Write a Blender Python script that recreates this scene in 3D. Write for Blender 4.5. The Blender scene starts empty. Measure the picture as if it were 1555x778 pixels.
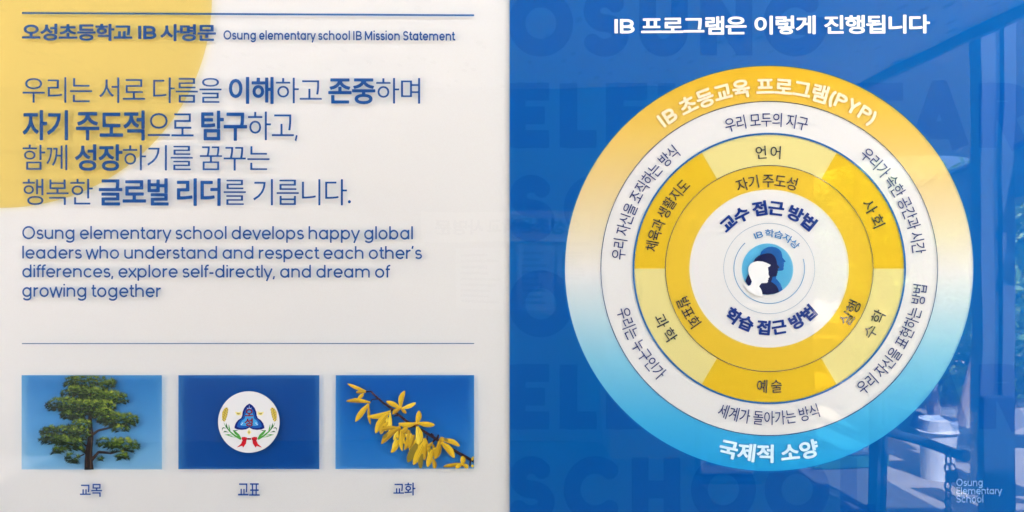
import bpy, bmesh, math, random
import numpy as np
from mathutils import Vector, Matrix

C = bpy.context.scene
COL = C.collection
R = math.radians

# ---------------------------------------------------------------- camera, sky, sun, exposure
S = 2.4 / 1555.0            # metres per photograph pixel on the face of the boards
D = 1.8                     # distance of the lens from the boards
EYE = 1.5
cam = bpy.data.cameras.new('camera'); cam.sensor_width = 36.0
cam.lens = 36.0 * D / 2.4
cam.clip_start = 0.02; cam.clip_end = 500
cam_o = bpy.data.objects.new('camera', cam); COL.objects.link(cam_o)
cam_o.location = (0, -D, EYE); cam_o.rotation_euler = (R(90), 0, 0)
C.camera = cam_o

SUN_EL, SUN_ROT = R(50), R(6)      # the sun stands behind the boards' building
world = bpy.data.worlds.new('World'); C.world = world; world.use_nodes = True
wn = world.node_tree; bg = wn.nodes['Background']
sky = wn.nodes.new('ShaderNodeTexSky'); sky.sky_type = 'NISHITA'; sky.sun_disc = False
sky.sun_elevation = SUN_EL; sky.sun_rotation = SUN_ROT
sky.air_density = 1.0; sky.dust_density = 5.0; sky.ozone_density = 0.6
wn.links.new(sky.outputs[0], bg.inputs['Color']); bg.inputs['Strength'].default_value = 0.11
sun = bpy.data.lights.new('sun', 'SUN'); sun.energy = 4.8; sun.angle = R(0.5); sun.color = (1.0, 0.90, 0.76)
sun_o = bpy.data.objects.new('sun', sun); COL.objects.link(sun_o)
to_sun = Vector((math.sin(SUN_ROT) * math.cos(SUN_EL), math.cos(SUN_ROT) * math.cos(SUN_EL), math.sin(SUN_EL)))
sun_o.rotation_euler = to_sun.to_track_quat('Z', 'Y').to_euler()
sun_o.location = (0, 6, 12)
C.view_settings.view_transform = 'Standard'; C.view_settings.look = 'None'
C.view_settings.gamma = 1.0; C.view_settings.exposure = 4.0
C.cycles.transparent_max_bounces = 24
C.cycles.max_bounces = 8; C.cycles.diffuse_bounces = 3; C.cycles.glossy_bounces = 3
C.cycles.sample_clamp_indirect = 4.0

# ---------------------------------------------------------------- helpers
def lin(c):
    return tuple(((v / 255) / 12.92 if v / 255 <= 0.04045 else ((v / 255 + 0.055) / 1.055) ** 2.4) for v in c)

def XZ(px, py):
    return ((px - 777.5) * S, EYE + (389 - py) * S)

def tag(o, label=None, cat=None, group=None, kind=None):
    if label: o['label'] = label
    if cat: o['category'] = cat
    if group: o['group'] = group
    if kind: o['kind'] = kind
    return o

def thing(name, loc, label, cat, group=None):
    o = bpy.data.objects.new(name, None); COL.objects.link(o); o.location = loc
    o.empty_display_size = 0.1
    return tag(o, label, cat, group)

def wloc(o):
    v = Vector((0, 0, 0))
    while o is not None:
        v = v + Vector(o.location); o = o.parent
    return v

def obj(name, verts, faces, mats, parent=None, fmat=None, loc=None, smooth=False):
    """verts in world coordinates; origin at loc or the parent's origin"""
    base = wloc(parent) if parent else Vector(loc or (0, 0, 0))
    me = bpy.data.meshes.new(name)
    me.from_pydata([(v[0] - base.x, v[1] - base.y, v[2] - base.z) for v in verts], [], faces)
    for m in (mats if isinstance(mats, (list, tuple)) else [mats]): me.materials.append(m)
    if fmat:
        for p, i in zip(me.polygons, fmat): p.material_index = i
    if smooth:
        for p in me.polygons: p.use_smooth = True
    o = bpy.data.objects.new(name, me); COL.objects.link(o)
    if parent: o.parent = parent
    else: o.location = base
    return o

def from_bm(name, bm, mats, parent=None, loc=None, smooth=False):
    bm.verts.ensure_lookup_table(); bm.verts.index_update()
    v = [tuple(x.co) for x in bm.verts]; f = [[x.index for x in p.verts] for p in bm.faces]
    fm = [p.material_index for p in bm.faces]
    bm.free()
    return obj(name, v, f, mats, parent, fm, loc, smooth)

def bx(bm, x0, x1, y0, y1, z0, z1, bev=0.0, mi=0, rot=None):
    m = Matrix.Translation(((x0 + x1) / 2, (y0 + y1) / 2, (z0 + z1) / 2))
    if rot: m = m @ rot
    m = m @ Matrix.Diagonal((x1 - x0, y1 - y0, z1 - z0, 1))
    r = bmesh.ops.create_cube(bm, size=1, matrix=m)
    vs = set(r['verts'])
    if bev:
        es = [e for e in bm.edges if e.verts[0] in vs]
        r2 = bmesh.ops.bevel(bm, geom=es, offset=bev, segments=2, affect='EDGES', profile=0.6)
        fs = r2['faces']
    for f in bm.faces:
        if mi and any(v in vs for v in f.verts): f.material_index = mi

def tube(bm, pts, rad, n=10, cap=True, mi=0):
    pts = [Vector(p) for p in pts]
    rads = rad if isinstance(rad, (list, tuple)) else [rad] * len(pts)
    rings = []; up = Vector((0.13, 0.31, 0.94))
    for i, p in enumerate(pts):
        t = (pts[min(i + 1, len(pts) - 1)] - pts[max(i - 1, 0)]).normalized()
        a = t.cross(up)
        if a.length < 1e-3: a = t.cross(Vector((1, 0, 0)))
        a.normalize(); b = t.cross(a)
        rings.append([bm.verts.new(p + (a * math.cos(2 * math.pi * k / n) + b * math.sin(2 * math.pi * k / n)) * rads[i]) for k in range(n)])
    for r0, r1 in zip(rings, rings[1:]):
        for k in range(n):
            f = bm.faces.new((r0[k], r0[(k + 1) % n], r1[(k + 1) % n], r1[k])); f.material_index = mi; f.smooth = True
    if cap:
        bm.faces.new(rings[0][::-1]).material_index = mi; bm.faces.new(rings[-1]).material_index = mi

# ---------------------------------------------------------------- materials
def newmat(name):
    m = bpy.data.materials.new(name); m.use_nodes = True
    nt = m.node_tree; nt.nodes.clear()
    out = nt.nodes.new('ShaderNodeOutputMaterial')
    return m, nt, out

def wavy_normal(nt, strength=0.013):
    """slow unevenness of the glossy sheet, the same for everything on it"""
    g = nt.nodes.new('ShaderNodeNewGeometry')
    n = nt.nodes.new('ShaderNodeTexNoise'); n.inputs['Scale'].default_value = 2.6; n.inputs['Detail'].default_value = 1.5
    n.inputs['Roughness'].default_value = 0.35
    b = nt.nodes.new('ShaderNodeBump'); b.inputs['Strength'].default_value = 1.0; b.inputs['Distance'].default_value = strength * 0.1
    nt.links.new(g.outputs['Position'], n.inputs['Vector']); nt.links.new(n.outputs[0], b.inputs['Height'])
    return b.outputs[0]

def gloss_rough(nt, lo=0.0, hi=0.05):
    """faint wipe marks in the gloss"""
    g = nt.nodes.new('ShaderNodeNewGeometry')
    n = nt.nodes.new('ShaderNodeTexNoise'); n.inputs['Scale'].default_value = 5; n.inputs['Detail'].default_value = 6
    mr = nt.nodes.new('ShaderNodeMapRange'); mr.inputs['From Min'].default_value = 0.45; mr.inputs['From Max'].default_value = 0.8
    mr.inputs['To Min'].default_value = lo; mr.inputs['To Max'].default_value = hi
    nt.links.new(g.outputs['Position'], n.inputs['Vector']); nt.links.new(n.outputs[0], mr.inputs['Value'])
    return mr.outputs[0]

def pmat(name, col, rough=0.5, metal=0.0, noise=0.0, nscale=8.0, bump=0.0, spec=0.5):
    m, nt, out = newmat(name)
    p = nt.nodes.new('ShaderNodeBsdfPrincipled'); nt.links.new(p.outputs[0], out.inputs[0])
    p.inputs['Base Color'].default_value = (*col, 1); p.inputs['Roughness'].default_value = rough
    p.inputs['Metallic'].default_value = metal; p.inputs['Specular IOR Level'].default_value = spec
    if noise or bump:
        t = nt.nodes.new('ShaderNodeTexCoord')
        n = nt.nodes.new('ShaderNodeTexNoise'); n.inputs['Scale'].default_value = nscale; n.inputs['Detail'].default_value = 6
        nt.links.new(t.outputs['Object'], n.inputs['Vector'])
        if noise:
            mx = nt.nodes.new('ShaderNodeMix'); mx.data_type = 'RGBA'
            mx.inputs['A'].default_value = (*[c * (1 - noise) for c in col], 1)
            mx.inputs['B'].default_value = (*[min(1, c * (1 + noise)) for c in col], 1)
            nt.links.new(n.outputs[0], mx.inputs['Factor']); nt.links.new(mx.outputs['Result'], p.inputs['Base Color'])
        if bump:
            b = nt.nodes.new('ShaderNodeBump'); b.inputs['Distance'].default_value = bump
            nt.links.new(n.outputs[0], b.inputs['Height']); nt.links.new(b.outputs[0], p.inputs['Normal'])
    return m

IOR = 1.5
def backing_mat(name, col):
    """matt white back sheet with faint mottling"""
    m, nt, out = newmat(name)
    p = nt.nodes.new('ShaderNodeBsdfPrincipled'); nt.links.new(p.outputs[0], out.inputs[0])
    p.inputs['Roughness'].default_value = 0.7; p.inputs['Specular IOR Level'].default_value = 0.2
    g = nt.nodes.new('ShaderNodeNewGeometry'); n = nt.nodes.new('ShaderNodeTexNoise'); n.inputs['Scale'].default_value = 1.7; n.inputs['Detail'].default_value = 4
    mx = nt.nodes.new('ShaderNodeMix'); mx.data_type = 'RGBA'
    mx.inputs['A'].default_value = (*[c * k for c, k in zip(col, (.985, .965, .95))], 1); mx.inputs['B'].default_value = (*[min(.97, c * k) for c, k in zip(col, (1.01, 1.02, 1.03))], 1)
    nt.links.new(g.outputs['Position'], n.inputs['Vector']); n2 = nt.nodes.new('ShaderNodeTexNoise'); n2.inputs['Scale'].default_value = 260; n2.inputs['Detail'].default_value = 3
    nt.links.new(g.outputs['Position'], n2.inputs['Vector'])
    ad = nt.nodes.new('ShaderNodeMath'); ad.operation = 'MULTIPLY_ADD'; ad.inputs[1].default_value = 0.9; nt.links.new(n2.outputs[0], ad.inputs[0])
    su = nt.nodes.new('ShaderNodeMath'); su.operation = 'SUBTRACT'; su.inputs[1].default_value = 0.45; nt.links.new(n.outputs[0], su.inputs[0]); nt.links.new(su.outputs[0], ad.inputs[2])
    nt.links.new(ad.outputs[0], mx.inputs['Factor']); nt.links.new(mx.outputs['Result'], p.inputs['Base Color'])
    return m

def ink(name, rgb, ramp=None, white=(226, 222, 216), gloss=True, body=0.0):
    """translucent printing ink; rgb is the shade it gives on the white sheet (light passes it twice)"""
    m, nt, out = newmat(name)
    w = lin(white)
    def T(c):
        q = [a / b for a, b in zip(lin(c), w)]; k = max(1.0, q[0])
        return tuple(min(1.0, math.sqrt(v / k)) for v in q)
    tr = nt.nodes.new('ShaderNodeBsdfTransparent')
    if ramp:                                    # printed colour run: [(height in photo px, rgb), ...]
        g = nt.nodes.new('ShaderNodeNewGeometry'); sp = nt.nodes.new('ShaderNodeSeparateXYZ')
        mr = nt.nodes.new('ShaderNodeMapRange')
        z0, z1 = XZ(0, ramp[0][0])[1], XZ(0, ramp[-1][0])[1]
        mr.inputs['From Min'].default_value = z0; mr.inputs['From Max'].default_value = z1
        cr = nt.nodes.new('ShaderNodeValToRGB')
        nt.links.new(g.outputs['Position'], sp.inputs[0]); nt.links.new(sp.outputs['Z'], mr.inputs['Value'])
        nt.links.new(mr.outputs[0], cr.inputs[0]); nt.links.new(cr.outputs[0], tr.inputs[0])
        el = cr.color_ramp.elements
        pos = [(r[0] - ramp[0][0]) / (ramp[-1][0] - ramp[0][0]) for r in ramp]
        for q in pos[1:-1]: el.new(q)
        for e, r in zip(el, ramp): e.color = (*T(r[1]), 1)
    else:
        tr.inputs[0].default_value = (*T(rgb), 1)
    if body:                                    # part of the ink is pigment that lies on top of the sheet
        df = nt.nodes.new('ShaderNodeBsdfDiffuse'); df.inputs[0].default_value = (*lin(rgb), 1)
        mb = nt.nodes.new('ShaderNodeMixShader'); mb.inputs[0].default_value = body
        nt.links.new(tr.outputs[0], mb.inputs[1]); nt.links.new(df.outputs[0], mb.inputs[2]); tr = mb
    if gloss:
        gl = nt.nodes.new('ShaderNodeBsdfGlossy'); fr = nt.nodes.new('ShaderNodeFresnel')
        gb_ = nt.nodes.new('ShaderNodeNewGeometry'); ma = nt.nodes.new('ShaderNodeMath'); ma.operation = 'MULTIPLY_ADD'
        ma.inputs[1].default_value = 1 / IOR - IOR; ma.inputs[2].default_value = IOR      # the film reflects alike from both sides
        nt.links.new(gb_.outputs['Backfacing'], ma.inputs[0]); nt.links.new(ma.outputs[0], fr.inputs['IOR'])
        nrm = wavy_normal(nt); nt.links.new(nrm, gl.inputs['Normal'])
        nt.links.new(gloss_rough(nt, 0.0, 0.04), gl.inputs['Roughness'])
        mx = nt.nodes.new('ShaderNodeMixShader')
        nt.links.new(fr.outputs[0], mx.inputs[0]); nt.links.new(tr.outputs[0], mx.inputs[1]); nt.links.new(gl.outputs[0], mx.inputs[2])
        nt.links.new(mx.outputs[0], out.inputs[0])
    else:
        nt.links.new(tr.outputs[0], out.inputs[0])
    return m

def paint(name, rgb):
    """opaque printing ink (white letters, printed pictures)"""
    m, nt, out = newmat(name)
    p = nt.nodes.new('ShaderNodeBsdfPrincipled'); nt.links.new(p.outputs[0], out.inputs[0])
    p.inputs['Base Color'].default_value = (*[min(0.95, c * 1.08) for c in lin(rgb)], 1); p.inputs['IOR'].default_value = IOR
    p.inputs['Roughness'].default_value = 0.03
    nt.links.new(wavy_normal(nt), p.inputs['Normal'])
    return m

# ---------------------------------------------------------------- lettering
# Hangul comes from Blender's own built-in text font, thickened through a distance field;
# Latin letters are drawn as strokes of even width (a round geometric sans).
OUT = {}
def load_outlines(chars):
    made = []
    for ch in sorted(set(chars)):
        if ch == ' ' or ch in OUT: continue
        cu = bpy.data.curves.new('glyph', 'FONT'); cu.body = ch; cu.size = 1; cu.fill_mode = 'NONE'; cu.resolution_u = 4
        o = bpy.data.objects.new('glyph', cu); COL.objects.link(o); made.append((ch, o, cu))
    dg = bpy.context.evaluated_depsgraph_get(); dg.update()
    for ch, o, cu in made:
        me = bpy.data.meshes.new_from_object(o.evaluated_get(dg))
        v = np.array([x.co[:2] for x in me.vertices])
        e = np.array([x.vertices[:] for x in me.edges])
        OUT[ch] = v[e] if len(e) else None
        bpy.data.meshes.remove(me)
    for ch, o, cu in made:
        bpy.data.objects.remove(o); bpy.data.curves.remove(cu)

def arc(cx, cy, rx, ry, a0, a1, n=0):
    n = n or max(4, int(abs(a1 - a0) / 10))
    return [(cx + rx * math.cos(R(a0 + (a1 - a0) * k / n)), cy + ry * math.sin(R(a0 + (a1 - a0) * k / n))) for k in range(n + 1)]

def latin(ch, w):
    X, H, A, Dn, q = 0.52, 0.70, 0.73, -0.20, 0.045
    bw = 0.53                                    # bowl width
    L = q + w; Rr = q + bw - w; cx = q + bw / 2; rx = bw / 2 - w; ry = X / 2 + 0.008 - w
    bowl = arc(cx, X / 2, rx, ry, 0, 360, 40)
    adv = bw + 2 * q
    if ch == 'o': return [bowl], adv
    if ch == 'a': return [bowl, [(Rr, 0), (Rr, X)]], adv + .02
    if ch == 'd': return [bowl, [(Rr, 0), (Rr, A)]], adv + .02
    if ch == 'b': return [bowl, [(L, 0), (L, A)]], adv + .01
    if ch == 'p': return [bowl, [(L, Dn), (L, X)]], adv + .01
    if ch == 'g': return [bowl, [(Rr, X), (Rr, 0.0)] + arc(cx, 0.0, rx, -Dn - w, 0, -150)[1:]], adv + .02
    if ch == 'c': return [arc(cx, X / 2, rx, ry, 42, 318, 30)], adv - .07
    if ch == 'e': return [arc(cx, X / 2, rx, ry, 0, 320, 34), [(L, X / 2 - .005), (Rr + w * .6, X / 2 - .005)]], adv - .02
    if ch == 'f':
        x = .13
        return [[(x, 0), (x, A - .16)] + arc(x + .13, A - .16, .13, .16 - w, 180, 80)[1:], [(.02, X - w), (.27, X - w)]], .27
    if ch in 'hnmr':
        top = A if ch == 'h' else X
        aw = .40 if ch != 'm' else .37
        def arch(x0):
            m_ = x0 + (aw / 2); r_ = aw / 2
            return arc(m_, X - .21 + .005, r_, .21 - w, 180, 0, 20) + [(x0 + aw, 0)]
        if ch == 'r': return [[(L, 0), (L, X)], arc(L + .19, X - .22, .19, .22 - w, 180, 85, 12)], q + .30
        st = [[(L, 0), (L, top)], [(L, 0.1)] + arch(L)]
        if ch == 'm': return st + [[(L + aw, 0.1)] + arch(L + aw)], L + 2 * aw + w + q + .01
        return st, L + aw + w + q + .01
    if ch == 'u':
        aw = .40
        return [[(L, X)] + arc(L + aw / 2, .21, aw / 2, .21 - w + .005, 180, 360, 20) + [(L + aw, X)], [(L + aw, 0), (L + aw, X)]], L + aw + w + q + .01
    if ch == 'i': return [[(L, 0), (L, X)], [(L, .61), (L, .61 + 2.1 * w)]], 2 * L
    if ch == 'l': return [[(L, 0), (L, A)]], 2 * L
    if ch == 't':
        x = .14
        return [[(x, X + .15), (x, .15)] + arc(x + .13, .15, .13, .15 - w, 180, 285)[1:], [(.02, X - w), (.29, X - w)]], .31
    if ch == 's':
        r_ = (X / 2 + .012 - w) / 2
        return [arc(q + .19, X - r_ - w + .006, .17 - w * .6, r_, 28, 270, 18) + arc(q + .19, r_ + w - .006, .19 - w * .6, r_, 90, -152, 18)], .46
    if ch == 'v': return [[(.03, X), (.25, 0), (.47, X)]], .50
    if ch == 'w': return [[(.03, X), (.20, 0), (.37, X), (.54, 0), (.71, X)]], .74
    if ch == 'x': return [[(.03, X), (.46, 0)], [(.46, X), (.03, 0)]], .49
    if ch == 'y': return [[(.03, X), (.26, 0)], [(.48, X), (.17, Dn)]], .51
    if ch == ',': return [[(.10, .09), (.05, -.10)]], .19
    if ch == '-': return [[(.05, .25), (.30, .25)]], .35
    if ch == '\u2019': return [[(.10, .74), (.06, .56)]], .18
    # capitals
    K = H
    if ch == 'O': return [arc(q + .37, K / 2, .37 - w, K / 2 + .01 - w, 0, 360, 48)], .74 + 2 * q
    if ch == 'C': return [arc(q + .36, K / 2, .36 - w, K / 2 + .01 - w, 44, 316, 40)], .70 + q
    if ch == 'G': return [arc(q + .37, K / 2, .37 - w, K / 2 + .01 - w, 44, 360, 40)[:-1] + [(q + .74 - w, K / 2 - .03)], [(q + .36, K / 2 - .03), (q + .74 - .4 * w, K / 2 - .03)]], .74 + 2 * q
    if ch == 'S':
        r_ = (K + .02 - 2 * w) / 4
        return [arc(q + .26, K + .01 - w - r_, .245 - w, r_, 25, 270, 24) + arc(q + .26, r_ + w - .01, .27 - w, r_, 90, -155, 24)], .53 + 2 * q
    if ch == 'I': return [[(L + .02, 0), (L + .02, K)]], 2 * L + .04
    if ch == 'L': return [[(L + .02, 0), (L + .02, K)], [(L + .02, w), (.47, w)]], .49
    if ch == 'E': return [[(L + .02, 0), (L + .02, K)], [(L + .02, w), (.51, w)], [(L + .02, K - w), (.51, K - w)], [(L + .02, K / 2), (.47, K / 2)]], .55
    if ch == 'T': return [[(.03, K - w), (.57, K - w)], [(.30, 0), (.30, K - w)]], .60
    if ch == 'H': return [[(L + .02, 0), (L + .02, K)], [(.62 - w, 0), (.62 - w, K)], [(L, K / 2), (.62 - w, K / 2)]], .62 + q + .02
    if ch == 'N': return [[(L + .02, 0), (L + .02, K)], [(.66 - w, 0), (.66 - w, K)], [(L + .02, K - w * .6), (.66 - w, w * .6)]], .66 + q + .02
    if ch == 'M': return [[(L + .02, 0), (L + .02, K)], [(.78 - w, 0), (.78 - w, K)], [(L + .02, K - w * .5), (.41, .12), (.78 - w, K - w * .5)]], .78 + q + .02
    if ch == 'A': return [[(.02 + w, 0), (.35, K - w * .4), (.68 - w, 0)], [(.14, .19), (.56, .19)]], .70
    if ch == 'Y': return [[(.02 + w, K), (.32, .30), (.62 - w, K)], [(.32, 0), (.32, .32)]], .64
    if ch == 'U': return [[(L + .02, K), (L + .02, .26)] + arc((L + .02 + .62 - w) / 2, .26, (.62 - w - L - .02) / 2, .27 - w, 180, 360, 24)[1:] + [(.62 - w, K)]], .62 + q + .02
    if ch in 'PRB':
        x0 = L + .02; h2 = .37 if ch == 'B' else .40
        r_ = (K - w - (K - h2 + w * 0)) / 2
        ym = K - h2 + (w if ch != 'B' else 0)
        rr = (K - w - ym) / 2
        st = [[(x0, 0), (x0, K)], [(x0, K - w), (.34, K - w)] + arc(.34, ym + rr, .20, rr, 90, -90, 18)[1:-1] + [(.34, ym), (x0, ym)]]
        if ch == 'R': st.append([(.33, ym), (.56 - w * .5, 0)])
        if ch == 'B':
            rb = (ym - w) / 2
            st.append([(x0, ym), (.36, ym)] + arc(.36, w + rb, .215, rb, 90, -90, 18)[1:-1] + [(.36, w), (x0, w)])
        return st, .60 + q
    if ch == '(': return [arc(.42, .30, .30, .50, 130, 230, 16)], .27
    if ch == ')': return [arc(-.15, .30, .30, .50, 50, -50, 16)], .27
    raise KeyError(ch)

def march(xs, ys, d):
    """filled mesh of the region d < 0"""
    V, F = [], []
    ins = d < 0
    ny, nx = d.shape
    def add(poly):
        b = len(V); V.extend(poly); F.append(list(range(b, b + len(poly))))
    cnt = ins[:-1, :-1].astype(int) + ins[:-1, 1:] + ins[1:, :-1] + ins[1:, 1:]
    for j in range(ny - 1):
        row = cnt[j]; full = np.flatnonzero(row == 4)
        if len(full):
            br = np.flatnonzero(np.diff(full) > 1)
            st = np.concatenate(([0], br + 1)); en = np.concatenate((br, [len(full) - 1]))
            for a, b in zip(full[st], full[en]):
                add([(xs[a], ys[j]), (xs[b + 1], ys[j]), (xs[b + 1], ys[j + 1]), (xs[a], ys[j + 1])])
        for i in np.flatnonzero((row > 0) & (row < 4)):
            cs = [(xs[i], ys[j], d[j, i]), (xs[i + 1], ys[j], d[j, i + 1]), (xs[i + 1], ys[j + 1], d[j + 1, i + 1]), (xs[i], ys[j + 1], d[j + 1, i])]
            poly = []
            for k in range(4):
                a, b = cs[k], cs[(k + 1) % 4]
                if a[2] < 0: poly.append((a[0], a[1]))
                if (a[2] < 0) != (b[2] < 0):
                    t = a[2] / (a[2] - b[2]); poly.append((a[0] + (b[0] - a[0]) * t, a[1] + (b[1] - a[1]) * t))
            if len(poly) > 2: add(poly)
    return V, F

def seg_dist(P, segs, butt=None):
    best = np.full(len(P), 9.0)
    for k, (a, b) in enumerate(segs):
        ab = b - a; L2 = float(ab @ ab)
        if L2 < 1e-12: continue
        t = ((P - a) @ ab) / L2
        dd = np.hypot(*(P - (a + np.clip(t, 0, 1)[:, None] * ab)).T)
        if butt is not None:
            if butt[k] & 1: dd = np.where(t < 0, 9.0, dd)
            if butt[k] & 2: dd = np.where(t > 1, 9.0, dd)
        best = np.minimum(best, dd)
    return best

GC = {}
HADV = [0.0]
def is_hangul(ch): return '\uac00' <= ch <= '\ud7a3'
def glyph(ch, wt, step=None):
    """wt: Hangul = outline growth, Latin = half stroke width derived from it; -> verts, faces, advance"""
    key = (ch, wt, step)
    if key in GC: return GC[key]
    han = is_hangul(ch) or ch in '.'
    st = step or 1 / 64
    if han:
        if ch not in OUT: load_outlines([ch])
        seg = OUT[ch]; v = seg.reshape(-1, 2)
        lo, hi = v.min(0) - abs(wt) - 2 * st, v.max(0) + abs(wt) + 2 * st
    else:
        w = 0.036 + wt * 1.15
        pls, adv = latin(ch, w)
        seg, butt = [], []
        for pl in pls:
            closed = math.dist(pl[0], pl[-1]) < 1e-6
            for k in range(len(pl) - 1):
                seg.append((np.array(pl[k]), np.array(pl[k + 1])))
                butt.append(0 if closed else (1 if k == 0 else 0) | (2 if k == len(pl) - 2 else 0))
        v = np.array([p for pl in pls for p in pl])
        lo, hi = v.min(0) - w - 2 * st, v.max(0) + w + 2 * st
    xs = np.arange(lo[0], hi[0] + st, st); ys = np.arange(lo[1], hi[1] + st, st)
    gx, gy = np.meshgrid(xs, ys); P = np.stack([gx.ravel(), gy.ravel()], 1)
    if han:
        d = seg_dist(P, seg)
        c = np.zeros(len(P), int)
        for a, b in seg:
            m = (a[1] > P[:, 1]) != (b[1] > P[:, 1])
            if m.any():
                xi = a[0] + (P[m, 1] - a[1]) / (b[1] - a[1]) * (b[0] - a[0])
                idx = np.flatnonzero(m); c[idx[P[idx, 0] < xi]] += 1
        d = np.where(c % 2 == 1, -d, d) - wt
        adv = HADV[0] if is_hangul(ch) else 0.30
    else:
        d = seg_dist(P, seg, butt) - w
    V, F = march(xs, ys, d.reshape(gx.shape))
    GC[key] = (np.array(V), F, adv)
    return GC[key]

def layout(runs, track=0.0, latscale=1.0, space=0.25, step=None):
    """runs = [(text, weight)] -> list of (verts, faces, pen x, advance)"""
    res, x = [], 0.0
    for text, wt in runs:
        for ch in text:
            if ch == ' ': x += space + track; continue
            V, F, adv = glyph(ch, wt, step)
            k = 1.0 if is_hangul(ch) else latscale
            res.append((V * k, F, x, adv * k)); x += adv * k + track
    return res

def straight(name, runs, box, mat, parent, lay, tilt=0.0, clip=None, **kw):
    """fit the ink of the line into box = (x0, y0, x1, y1) photo px"""
    gl = layout(runs, **kw)
    allv = np.concatenate([V + (x, 0) for V, F, x, a in gl])
    lo, hi = allv.min(0), allv.max(0)
    sx = (box[2] - box[0]) / (hi[0] - lo[0]); sy = (box[3] - box[1]) / (hi[1] - lo[1])
    vs, fs = [], []
    for V, F, x, a in gl:
        b = len(vs)
        for p in V:
            X_ = box[0] + (p[0] + x - lo[0]) * sx
            Y_ = box[3] - (p[1] - lo[1]) * sy + tilt * ((X_ - box[0]) / (box[2] - box[0]) - 0.5)
            X3, Z3 = XZ(X_, Y_); vs.append((X3, -lay, Z3))
        fs += [[i + b for i in f] for f in F]
    return obj(name, vs, fs, mat, parent)

CX, CY, EX = 1168.0, 408.0, 1.008          # centre of the wheel; it is a hair wider than high
def pol(r, ang):                            # ang clockwise from the top, degrees
    return CX + r * EX * math.sin(R(ang)), CY - r * math.cos(R(ang))

def ring_text(name, runs, a0, a1, rmid, h, mat, parent, lay, inward=False, **kw):
    """a0 -> a1 are the angles of the first and last ink; h = height of the ink in px"""
    gl = layout(runs, **kw)
    allv = np.concatenate([V + (x, 0) for V, F, x, a in gl])
    lo, hi = allv.min(0), allv.max(0)
    hv = hi[1] - lo[1]; sy = h / hv; ym = (hi[1] + lo[1]) / 2
    arclen = abs(R(a1 - a0)) * rmid
    sx = arclen / (hi[0] - lo[0])
    vs, fs = [], []
    for V, F, x, adv in gl:
        c = (V[:, 0].min() + V[:, 0].max()) / 2
        t = (c + x - lo[0]) / (hi[0] - lo[0])
        ang = a0 + (a1 - a0) * t
        rx_, ry_ = pol(rmid, ang)
        rot = R(ang if not inward else ang + 180)
        b = len(vs)
        for p in V:
            u = (p[0] - c) * sx; v = (p[1] - ym) * sy
            # screen: right = (cos, sin), up = (sin, -cos)  (y down)
            X_ = rx_ + u * math.cos(rot) + v * math.sin(rot)
            Y_ = ry_ + u * math.sin(rot) - v * math.cos(rot)
            X3, Z3 = XZ(X_, Y_); vs.append((X3, -lay, Z3))
        fs += [[i + b for i in f] for f in F]
    return obj(name, vs, fs, mat, parent)

def polys(name, plist, mats, parent, lay, dl=0.0, fm=None):
    vs, fs = [], []
    for k, pts in enumerate(plist):
        b = len(vs)
        for (x, y) in pts:
            X3, Z3 = XZ(x, y); vs.append((X3, -lay - dl * k, Z3))
        fs.append(list(range(b, b + len(pts))))
    return obj(name, vs, fs, mats, parent, fm)

def annulus(name, r0, r1, mat, parent, lay, a0=0, a1=360, n=220, c=None, ex=None):
    cx, cy = c or (CX, CY); ex = EX if ex is None else ex
    n = max(8, int(n * abs(a1 - a0) / 360)); vs, fs = [], []
    for k in range(n + 1):
        a = R(a0 + (a1 - a0) * k / n)
        for r in (r0, r1):
            X3, Z3 = XZ(cx + r * ex * math.sin(a), cy - r * math.cos(a)); vs.append((X3, -lay, Z3))
    for k in range(n):
        i = 2 * k; fs.append([i, i + 2, i + 3, i + 1])
    return obj(name, vs, fs, mat, parent)

def disc_pts(cx, cy, r, n=96, ex=1.0):
    return [(cx + r * ex * math.cos(2 * math.pi * k / n), cy + r * math.sin(2 * math.pi * k / n)) for k in range(n)]

KOREAN = '오성초등학교IB사명문우리는서로다름을이해하고존중며자기주도적으탐구함께장꿈꾸행복한글벌더를릅니.교목표화프램은렇게진됩육모두의지가속간과시조직방식누인현법세계돌아언어체생활그진회수예술실발접근상습국제소양,구여선너'
load_outlines([c for c in KOREAN if is_hangul(c) or c == '.'] + ['우우'])
HADV[0] = float(OUT['우우'].reshape(-1, 2)[:, 0].max() - OUT['우'].reshape(-1, 2)[:, 0].max())

# ---------------------------------------------------------------- ground and the walls the boards hang on
pav = pmat('paving', (0.36, 0.32, 0.265), 0.8, noise=0.25, nscale=6, bump=0.004)
g = obj('ground', [(-80, -120, 0), (80, -120, 0), (80, 30, 0), (-80, 30, 0)], [[0, 1, 2, 3]], pav)
tag(g, kind='structure')
plaster = pmat('plaster', (0.55, 0.52, 0.48), 0.85, noise=0.08, nscale=4, bump=0.003)
bm = bmesh.new(); bx(bm, -5.5, 5.5, 0.03, 0.33, 0, 3.3, 0.01)
w_ = from_bm('rendered_wall', bm, plaster, loc=(0, 0.18, 0)); tag(w_, 'plain pale rendered wall right behind the two printed boards', 'wall')

bm = bmesh.new(); bx(bm, -3.1, 2.3, -1.15, 0.34, 3.302, 3.44, 0.01)  # unseen slab added overhead to keep sky light off the boards
w_ = from_bm('shade_slab', bm, plaster, loc=(0, -0.4, 3.37)); tag(w_, 'flat pale slab added on top of the wall to shade both boards', 'shade slab')
tile = pmat('added_dark_tiles', (0.10, 0.10, 0.105), 0.7, noise=0.2, nscale=9, bump=0.002)  # dark floor sheet added to dim the mirror image of the sunlit paving
g = obj('added_dark_floor', [(-4.6, -4.39, 0.004), (2.5, -4.39, 0.004), (2.5, 0.02, 0.004), (-4.6, 0.02, 0.004)], [[0, 1, 2, 3]], tile); tag(g, kind='structure')

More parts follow.
